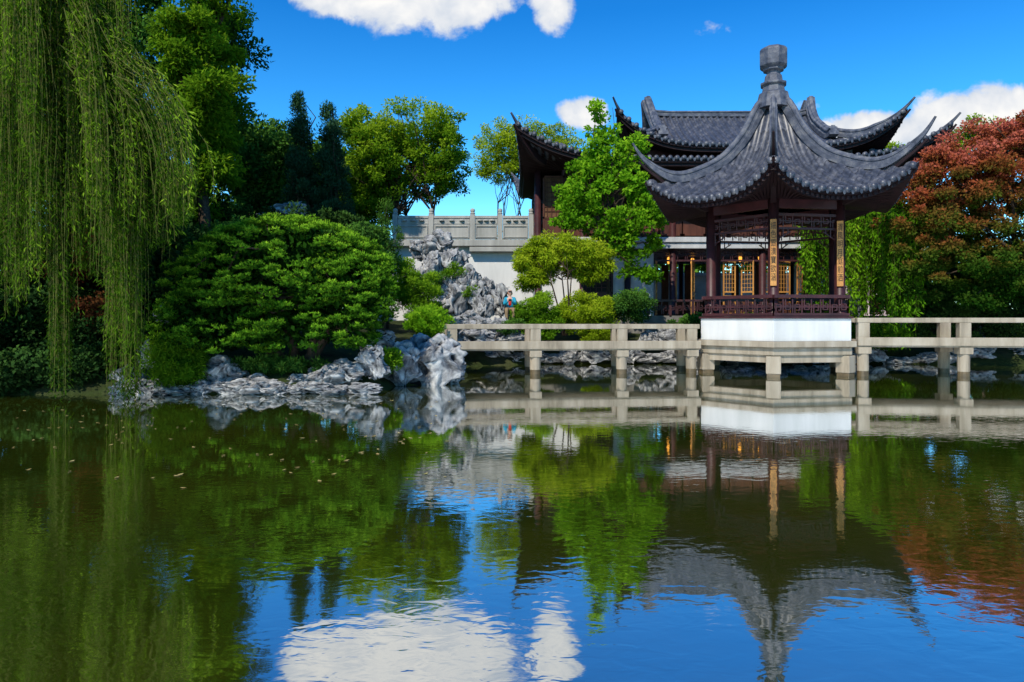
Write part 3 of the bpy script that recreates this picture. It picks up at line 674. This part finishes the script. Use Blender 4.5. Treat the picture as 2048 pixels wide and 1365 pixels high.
willow('willow_tree','large weeping willow trailing long green strands over the pond',-13.4,15.9,.8,11,[
 (-420,30,13,17,-160,250,560,150,.2),(-20,200,13.2,16.5,-230,120,400,310,.35),(0,180,13.5,16,-60,300,560,240,.3),(70,190,13.5,15.5,20,330,470,210,.8),
 (120,230,13.5,15.5,110,380,450,220,1.1),(190,280,14,15.5,210,380,450,130,1.0),(92,135,14,15.2,120,640,791,60,.1),(215,262,14.2,15.4,200,640,791,105,.2),
 (0,80,14,15.5,100,420,600,60,.1),(140,210,14.5,16,150,420,560,40,.2),(260,320,14.5,15.5,280,470,560,22,.4),(-200,220,13,17,-320,-60,150,170,.5)],G['willow'],21,lw=(.13,.026),dens=22)
willow('willow_tree','small weeping willow with bright hanging curtain behind pavilion',13.9,30.5,1.6,6,[
 (1600,1690,29,31,415,540,600,140,.1),(1690,1800,27.5,29.5,410,520,660,190,.15),(1600,1800,28,30.5,400,450,560,130,.2),(1770,1830,24.6,26,440,560,660,80,.1)],G['bright'],22,lw=(.19,.065),dens=15,trunkr=.2)
# ------------------------------------------------------------ TREES
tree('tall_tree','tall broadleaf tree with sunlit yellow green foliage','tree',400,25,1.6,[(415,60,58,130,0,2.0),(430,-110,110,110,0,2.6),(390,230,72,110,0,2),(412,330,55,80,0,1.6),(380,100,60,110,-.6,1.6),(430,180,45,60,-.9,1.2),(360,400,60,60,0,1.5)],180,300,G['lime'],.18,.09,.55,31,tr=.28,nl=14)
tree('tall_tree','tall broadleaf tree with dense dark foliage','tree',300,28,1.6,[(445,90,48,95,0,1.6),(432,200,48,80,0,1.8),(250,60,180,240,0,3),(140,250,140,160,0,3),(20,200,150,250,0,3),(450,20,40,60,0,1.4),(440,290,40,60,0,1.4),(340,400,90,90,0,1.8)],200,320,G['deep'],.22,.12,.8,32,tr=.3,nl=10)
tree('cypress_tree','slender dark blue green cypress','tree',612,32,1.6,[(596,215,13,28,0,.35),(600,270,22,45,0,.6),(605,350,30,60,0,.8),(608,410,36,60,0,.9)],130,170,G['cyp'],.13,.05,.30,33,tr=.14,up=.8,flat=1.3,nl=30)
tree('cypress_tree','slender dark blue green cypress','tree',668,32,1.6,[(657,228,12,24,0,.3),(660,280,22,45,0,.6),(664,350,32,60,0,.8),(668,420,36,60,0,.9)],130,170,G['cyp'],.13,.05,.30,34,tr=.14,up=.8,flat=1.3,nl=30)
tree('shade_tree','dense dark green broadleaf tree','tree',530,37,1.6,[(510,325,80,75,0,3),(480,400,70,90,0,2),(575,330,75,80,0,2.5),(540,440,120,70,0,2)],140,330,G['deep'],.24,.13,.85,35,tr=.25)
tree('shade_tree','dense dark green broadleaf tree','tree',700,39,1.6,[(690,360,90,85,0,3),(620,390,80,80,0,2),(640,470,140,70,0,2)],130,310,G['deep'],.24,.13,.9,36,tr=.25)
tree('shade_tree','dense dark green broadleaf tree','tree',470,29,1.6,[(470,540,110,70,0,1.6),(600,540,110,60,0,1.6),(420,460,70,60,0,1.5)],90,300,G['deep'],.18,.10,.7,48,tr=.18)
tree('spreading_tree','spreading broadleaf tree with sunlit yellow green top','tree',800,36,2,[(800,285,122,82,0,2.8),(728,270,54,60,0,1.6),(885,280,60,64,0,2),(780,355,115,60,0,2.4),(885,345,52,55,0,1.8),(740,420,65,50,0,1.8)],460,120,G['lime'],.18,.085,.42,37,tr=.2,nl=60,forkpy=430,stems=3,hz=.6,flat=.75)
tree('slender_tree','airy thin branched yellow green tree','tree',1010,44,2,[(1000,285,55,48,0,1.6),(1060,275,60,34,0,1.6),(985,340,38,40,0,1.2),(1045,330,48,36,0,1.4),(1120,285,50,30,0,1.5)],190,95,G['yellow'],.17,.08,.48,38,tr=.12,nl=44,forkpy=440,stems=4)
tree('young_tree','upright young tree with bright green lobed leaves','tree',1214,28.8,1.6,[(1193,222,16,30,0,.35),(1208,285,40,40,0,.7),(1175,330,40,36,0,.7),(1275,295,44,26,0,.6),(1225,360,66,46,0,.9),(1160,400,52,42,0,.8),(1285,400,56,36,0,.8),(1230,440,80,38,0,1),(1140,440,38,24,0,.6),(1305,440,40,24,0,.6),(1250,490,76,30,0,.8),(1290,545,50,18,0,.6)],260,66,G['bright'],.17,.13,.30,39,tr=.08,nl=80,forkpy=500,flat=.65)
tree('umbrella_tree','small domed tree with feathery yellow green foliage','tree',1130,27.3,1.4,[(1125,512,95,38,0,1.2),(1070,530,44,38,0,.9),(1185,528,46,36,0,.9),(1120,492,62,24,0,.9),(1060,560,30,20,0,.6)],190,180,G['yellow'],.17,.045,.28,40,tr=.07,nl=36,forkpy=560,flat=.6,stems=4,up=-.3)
def mt(P,t,rng):
    z=(P[:,2]-2.2)/7.0; x=(P[:,0]-13.3)/8.0
    return .20+z*.72-x*.24+(t-.45)*.9
tree('maple_tree','rounded japanese maple with red, orange and green foliage','tree',2090,25,1.4,[(1900,390,112,115,0,2),(1990,330,130,95,0,2.4),(2080,400,150,150,0,2.6),(1842,465,68,90,-.3,1.5),(1960,500,150,100,0,2.2),(1880,335,72,55,0,1.5),(2060,275,80,45,0,1.8),(1835,420,55,60,-.3,1.3),(1840,540,58,50,-.3,1.2),(2060,560,130,70,-.5,1.5),(1960,590,110,40,-.5,1.3)],420,260,G['maple'],.12,.075,.40,41,tr=.2,nl=20,flat=.6,tintfn=mt,forkpy=560)
tree('background_tree','leafy green tree showing above the maple','tree',1960,40,1.7,[(1960,275,60,40,0,2),(1890,310,50,40,0,2),(1780,330,40,40,0,2),(2040,300,60,60,0,2)],60,240,G['lime'],.18,.09,.6,42,tr=.2)
tree('background_tree','leafy green tree beyond the hall','tree',1700,48,1.7,[(1700,470,130,70,0,3),(1560,500,120,60,0,3),(1850,460,120,90,0,3),(1420,510,100,50,0,2)],110,260,G['mid'],.24,.13,.9,43,tr=.25)
tree('background_tree','dark leafy tree under the maple shade','tree',1950,29.5,1.5,[(1900,560,130,60,0,1.6),(2050,560,140,70,0,1.6)],80,380,G['dark'],.16,.09,.5,44,tr=.15)
tree('shade_tree','dark leafy tree in shade behind the willow','tree',90,21,1.5,[(80,480,170,110,0,2),(260,500,110,110,0,2),(-120,450,150,200,0,2.5),(60,330,200,90,1,2)],150,420,G['dark'],.17,.10,.66,45,tr=.22)
tree('red_maple','dark red leaved small maple in shade','tree',180,19,1.3,[(185,500,60,50,0,1),(160,560,70,40,0,1),(200,470,50,30,-.5,.8)],80,220,G['redbush'],.10,.055,.3,46,tr=.08)
tree('thin_conifer','thin grey green juniper beside the stone wall','tree',775,29,1.6,[(775,430,14,30,0,.4),(775,480,28,40,0,.6),(772,520,35,35,0,.7)],60,120,G['deep'],.09,.03,.25,47,tr=.06,up=.8,flat=1.2)
# ------------------------------------------------------------ SHRUBS
sg='clipped shrubs on the far bank'
shrub('shrub','rounded dark green clipped shrub behind granite bridge',1078,632,26.6,55,46,.9,70,240,G['mid'],.09,.05,.28,51,sg)
shrub('shrub','rounded yellow green clipped shrub behind granite bridge',1172,628,26.6,58,42,.9,75,240,G['yellow'],.08,.045,.26,52,sg)
shrub('shrub','rounded dark green clipped shrub behind granite bridge',1260,614,27.2,48,32,.8,55,220,G['deep'],.09,.05,.28,53,sg)
shrub('shrub','low yellow shrub at the bank edge',1200,668,26.3,55,20,.6,40,200,G['yellow'],.07,.04,.2,54,sg)
shrub('shrub','low green shrub at the bank edge',1070,672,26.3,40,16,.6,36,200,G['mid'],.07,.04,.2,55,sg)
shrub('bush','loose bright green bush beside rockery',842,600,24,40,56,1,56,170,G['mid'],.10,.035,.28,56,None,.5)
shrub('bush','loose bright green bush beside rockery',855,645,21.5,46,28,.8,50,190,G['bright'],.09,.035,.22,57,None,.5)
shrub('bush','loose mid green bush beside pine',808,570,24,26,46,.8,44,150,G['mid'],.10,.035,.26,58,None,.6)
shrub('bush','small green plant growing in the rockery',905,545,27.6,26,16,.4,14,120,G['mid'],.08,.035,.2,62,None,.4)
shrub('bush','small green plant growing in the rockery',870,560,27.0,24,18,.4,14,120,G['deep'],.08,.035,.2,63,None,.4)
shrub('bush','small green plant growing in the rockery',948,585,27.2,20,14,.4,12,110,G['mid'],.08,.035,.16,65,None,.4)
shrub('fern_plant','feathery green plant trailing over shoreline rocks',352,720,16.0,50,54,.6,90,150,G['mid'],.11,.025,.18,59,None,-.1,1,cat='plant')
shrub('bush','low dark plant below the pine',560,735,16.8,100,18,.4,50,140,G['deep'],.10,.025,.16,60,None,.1)
shrub('bush','low leafy plant between rocks',776,722,17.2,22,26,.4,24,130,G['mid'],.09,.035,.16,61,None,.3)
for i,(px,py,d,rx,rz,mt_) in enumerate([(60,640,18,110,90,'dark'),(-80,600,17,120,150,'dark'),(200,680,18,80,60,'dark'),(250,600,19.5,80,70,'dark'),(150,740,16.8,60,32,'dark'),(30,745,16.3,90,34,'dark'),(190,640,18.2,50,40,'redbush'),(390,600,20,80,80,'dark'),(330,540,21,60,80,'dark'),(520,500,22,130,60,'deep'),(700,510,23,90,60,'deep'),(620,480,26,150,60,'dark'),(460,460,27,120,60,'dark'),(-200,700,15.5,120,80,'dark'),(300,450,24,90,70,'deep')]):
    shrub('bush','dense dark evergreen bush in shade under trees',px,py,d,rx,rz,1.0,60,230,G[mt_],.12,.07,.38,70+i,'evergreen bushes under the trees')
for i,(px,py,d,rx,rz,mt_) in enumerate([(1760,670,26.8,60,24,'mid'),(1900,650,27,90,40,'dark'),(2050,650,26.5,90,40,'dark'),(1840,600,28,60,50,'deep'),(1650,640,28.5,50,30,'mid'),(1990,610,27.5,100,50,'dark'),(1400,650,29.8,60,18,'deep'),(1520,650,29.8,60,18,'mid')]):
    shrub('bush','leafy green bush on the far bank',px,py,d,rx,rz,.9,55,220,G[mt_],.11,.06,.3,90+i,'leafy bushes on the far bank')
rng=np.random.default_rng(99); n=900; Cw=np.stack([rng.uniform(-75,75,n),rng.uniform(56,70,n),rng.uniform(1,8.5,n)],1)
P,D,l,w_,t=fill_leaves(Cw,1.5,50,rng,.8,.55,.33); o=leaves('distant_woods',P,D,l,w_,t,G['deep'],None,rng); o['kind']='stuff'; o['label']='distant dark green belt of trees'; o['category']='woods'
rng=np.random.default_rng(4); n=150; d=rng.uniform(7,15,n); px=rng.uniform(20,900,n)
P=np.stack([(px-1024)*d/F,d,np.full(n,.006)],1); D=rdir(rng,n); D[:,2]=0
mb=MB()
for p,q in zip(P,D):
    q=Vector(q).normalized(); s=Vector((-q.y,q.x,0)); L_=rng.uniform(.04,.09); p=Vector(p); mb.add([p,p+q*L_*.5+s*L_*.3,p+q*L_+Vector((0,0,.006)),p+q*L_*.5-s*L_*.3],[(0,1,2,3)])
o=mb.obj('fallen_leaves',stone('fallen_leaf',(.3,.2,.05),(.45,.38,.15),8)); o['kind']='stuff'; o['label']='scattered yellow leaves floating on the pond'; o['category']='leaves'
# ------------------------------------------------------------ PERSON
def skin(name,J,E,mat,parent=None,sub=2):
    keys=list(J); me=bpy.data.meshes.new(name); me.from_pydata([J[k][0] for k in keys],[(keys.index(a),keys.index(b)) for a,b in E],[])
    bm=bmesh.new(); bm.from_mesh(me); bm.verts.layers.skin.verify(); bm.to_mesh(me); bm.free()
    o=bpy.data.objects.new(name,me); col.objects.link(o); sk=o.modifiers.new('skin','SKIN'); sk.use_smooth_shade=True
    for i,k in enumerate(keys):
        rr=J[k][1]; me.skin_vertices[0].data[i].radius=(rr if isinstance(rr,tuple) else (rr,rr)); me.skin_vertices[0].data[i].use_root=(i==0)
    sb=o.modifiers.new('sub','SUBSURF'); sb.levels=sub; sb.render_levels=sub; me.materials.append(mat)
    if parent: attach(o,parent)
    return o
sx,sy,sz=S(1020,0,26.6)[0],26.6,2.0
def q(x,y,z): return (sx+x,sy+y,sz+z)
skinm=stone('skin',(.5,.28,.2),(.58,.34,.25),5,.5,0); teal=stone('teal_jacket',(.01,.22,.34),(.02,.32,.45),6,.8,.3); red=stone('red_cloth',(.5,.02,.02),(.6,.04,.03),6,.8,.2); khaki=stone('khaki_trousers',(.2,.13,.07),(.28,.19,.1),6,.8,.2); hair=stone('auburn_hair',(.25,.1,.03),(.4,.18,.06),20,.5,.4)
J={'pel':(q(0,0,0.08),.12),'sp':(q(0,-.01,.28),.11),'ch':(q(0,-.02,.44),(.13,.11)),'nk':(q(0,-.02,.58),.05),'h0':(q(0,-.04,.66),.07),'h1':(q(0,-.05,.76),.095),'h2':(q(0,-.04,.84),.07)}
E=[('pel','sp'),('sp','ch'),('ch','nk'),('nk','h0'),('h0','h1'),('h1','h2')]
for s,n in ((-1,'l'),(1,'r')):
    J.update({n+'sh':(q(s*.17,-.02,.5),.055),n+'el':(q(s*.22,-.14,.27),.042),n+'wr':(q(s*.07,-.33,.40),.028),n+'ha':(q(s*.05,-.38,.43),(.035,.02)),
      n+'hi':(q(s*.1,-.03,.06),.09),n+'kn':(q(s*.13,-.44,.1),.062),n+'an':(q(s*.12,-.42,-.36),.04),n+'to':(q(s*.13,-.56,-.4),.035)})
    E+=[('ch',n+'sh'),(n+'sh',n+'el'),(n+'el',n+'wr'),(n+'wr',n+'ha'),('pel',n+'hi'),(n+'hi',n+'kn'),(n+'kn',n+'an'),(n+'an',n+'to')]
    for fi in range(4):
        J[n+'f%d'%fi]=(q(s*(.04-.004*fi),-.41,.46-.02*fi),.009); J[n+'g%d'%fi]=(q(s*(.012),-.435,.465-.022*fi),.008); E+=[(n+'ha',n+'f%d'%fi),(n+'f%d'%fi,n+'g%d'%fi)]
    J[n+'t']=(q(s*.03,-.37,.475),.009); E.append((n+'ha',n+'t'))
person=skin('person',J,E,skinm); tag(person,'seated woman in teal jacket and red top holding a camera','person')
JJ={'sp':(J['sp'][0],.14),'pel':(J['pel'][0],.14),'ch':(J['ch'][0],(.155,.135)),'nk':(q(0,-.01,.54),.075)}
EE=[('sp','pel'),('sp','ch'),('ch','nk')]
for n in 'lr':
    JJ.update({n+'sh':(J[n+'sh'][0],.075),n+'el':(J[n+'el'][0],.06),n+'wr':(J[n+'wr'][0],.042)}); EE+=[('ch',n+'sh'),(n+'sh',n+'el'),(n+'el',n+'wr')]
skin('jacket',JJ,EE,teal,person)
JJ={'pel':(q(0,0,.05),.135)};EE=[]
for n in 'lr':
    JJ.update({n+'hi':(J[n+'hi'][0],.105),n+'kn':(J[n+'kn'][0],.08),n+'an':(J[n+'an'][0],.058)}); EE+=[('pel',n+'hi'),(n+'hi',n+'kn'),(n+'kn',n+'an')]
skin('trousers',JJ,EE,khaki,person)
skin('shirt',{'a':(q(0,-.09,.2),.07),'b':(q(0,-.10,.34),.075),'c':(q(0,-.085,.5),.05)},[('a','b'),('b','c')],red,person)
skin('hair',{'a':(q(0,.0,.84),.085),'b':(q(0,.03,.76),.1),'c':(q(0,.04,.64),.085),'d':(q(-.07,.01,.66),.04),'e':(q(.07,.01,.66),.04)},[('a','b'),('b','c'),('b','d'),('b','e')],hair,person)
mb=MB(); mb.box(q(0,-.15,.78),(.13,.02,.035)); mb.obj('sunglasses',M['ink'],person,False,.005)
mb=MB(); mb.box(q(0,-.42,.44),(.1,.04,.07)); mb.lathe([(.03,-.02),(.03,.02)],q(0,-.45,.44),12); o=mb.obj('camera',M['ink'],None,False,.006); tag(o,'small black camera held in both hands','camera')
o=bpy.data.objects.new('rock',RM[2]); o.location=(sx,sy+.15,.5); o.scale=(1.0,.9,1.6); col.objects.link(o); tag(o,'grey limestone seat rock under the seated woman','rock')
o=bpy.data.objects.new('rock',RM[5]); o.location=(sx,sy-.5,.5); o.scale=(1.0,.8,1.1); col.objects.link(o); tag(o,'grey limestone rock under the seated woman\'s feet','rock')
shrub('bush','small leafy plant at the seated woman\'s knees',1022,655,25.7,26,14,.3,16,130,G['deep'],.08,.04,.16,64,None,.4)
# ------------------------------------------------------------ WORLD
wd=bpy.data.worlds.new('World'); scene.world=wd; wd.use_nodes=True; nt=wd.node_tree; nt.nodes.clear()
out=nt.nodes.new('ShaderNodeOutputWorld'); bg=nt.nodes.new('ShaderNodeBackground'); nt.links.new(bg.outputs[0],out.inputs[0])
sky=nt.nodes.new('ShaderNodeTexSky'); sky.sky_type='NISHITA'; sky.sun_disc=False
EL=math.radians(44); sd=Vector((-.42,-.9,0)).normalized(); sky.sun_elevation=EL; sky.sun_rotation=math.atan2(sd.x,sd.y)%(2*math.pi); sky.air_density=1.1; sky.dust_density=.3; sky.ozone_density=3
def mth(op,*a,clamp=False):
    n=nt.nodes.new('ShaderNodeMath'); n.operation=op; n.use_clamp=clamp
    for i,x in enumerate(a):
        if isinstance(x,(int,float)): n.inputs[i].default_value=x
        else: nt.links.new(x,n.inputs[i])
    return n.outputs[0]
tc=nt.nodes.new('ShaderNodeTexCoord'); sp=nt.nodes.new('ShaderNodeSeparateXYZ'); nt.links.new(tc.outputs['Generated'],sp.inputs[0])
yy=mth('MAXIMUM',sp.outputs[1],.08); Xg=mth('DIVIDE',sp.outputs[0],yy); Zg=mth('DIVIDE',sp.outputs[2],yy)
cb=nt.nodes.new('ShaderNodeCombineXYZ'); nt.links.new(Xg,cb.inputs[0]); nt.links.new(Zg,cb.inputs[1])
nz=noise_n(nt,14,5,.6,cb.outputs[0],.2); nz2=noise_n(nt,16,3,.6,cb.outputs[0],.2)
best=None
for (cx,cy,rx,ry,bi) in [(815,-70,240,146,0),(690,-35,125,84,0),(900,-20,145,94,0),(1110,-25,58,90,0),(610,-60,60,62,0),(1168,228,62,38,-.1),(1745,262,125,44,0),(1940,238,140,70,0),(2030,225,150,64,0),(1650,252,45,16,-.3),(1415,55,80,30,-.85),(1600,212,80,22,-.85),(2350,200,300,90,0),(250,-500,260,90,0)]:
    ex=mth('DIVIDE',mth('SUBTRACT',Xg,(cx-1024)/F),rx/F); ez=mth('DIVIDE',mth('SUBTRACT',Zg,(640-cy)/F),ry/F)
    e=mth('SUBTRACT',1.0+bi,mth('ADD',mth('MULTIPLY',ex,ex),mth('MULTIPLY',ez,ez)))
    best=e if best is None else mth('MAXIMUM',best,e)
dens=mth('ADD',mth('MAXIMUM',best,-1.2),mth('MULTIPLY',mth('SUBTRACT',nz,.53),2.3))
mr=nt.nodes.new('ShaderNodeMapRange'); mr.interpolation_type='SMOOTHSTEP'; nt.links.new(dens,mr.inputs[0]); mr.inputs[1].default_value=-.1; mr.inputs[2].default_value=.42
mask=mth('MULTIPLY',mr.outputs[0],mth('GREATER_THAN',sp.outputs[1],.1))
cc=ramp(nt,mth('ADD',mth('MULTIPLY',nz2,.6),mth('MULTIPLY',dens,.3)),[(.2,(.5,.6,.75)),(.45,(.8,.83,.88)),(.62,(1,.99,.97))])
tr_=ramp(nt,sp.outputs[2],[(0,(.16,.27,.28)),(.12,(.10,.215,.26)),(.25,(.032,.145,.225)),(.40,(.01,.10,.19)),(.75,(.008,.085,.17))])
tint=nt.nodes.new('ShaderNodeMix'); tint.data_type='RGBA'; tint.blend_type='MULTIPLY'; tint.inputs[0].default_value=1
nt.links.new(sky.outputs[0],tint.inputs[6]); nt.links.new(tr_,tint.inputs[7])
cm=nt.nodes.new('ShaderNodeMix'); cm.data_type='RGBA'; nt.links.new(mask,cm.inputs[0]); nt.links.new(tint.outputs[2],cm.inputs[6]); nt.links.new(cc,cm.inputs[7])
nt.links.new(cm.outputs[2],bg.inputs[0]); bg.inputs[1].default_value=1.0
sl=bpy.data.lights.new('sun','SUN'); sl.energy=4.9; sl.angle=math.radians(.5); sl.color=(1,.92,.78); so=bpy.data.objects.new('sun',sl); col.objects.link(so)
dirv=Vector((sd.x*math.cos(EL),sd.y*math.cos(EL),math.sin(EL))); so.rotation_euler=dirv.to_track_quat('Z','Y').to_euler()
cam=bpy.data.cameras.new('camera'); cam.sensor_width=36; cam.lens=F/2048*36; cam.shift_y=-42.5/2048; cam.clip_end=5000; cam.clip_start=.1
co=bpy.data.objects.new('camera',cam); co.location=(0,0,H); co.rotation_euler=(math.pi/2,0,0); col.objects.link(co); scene.camera=co
scene.view_settings.view_transform='Standard'; scene.view_settings.look='None'; scene.view_settings.exposure=0
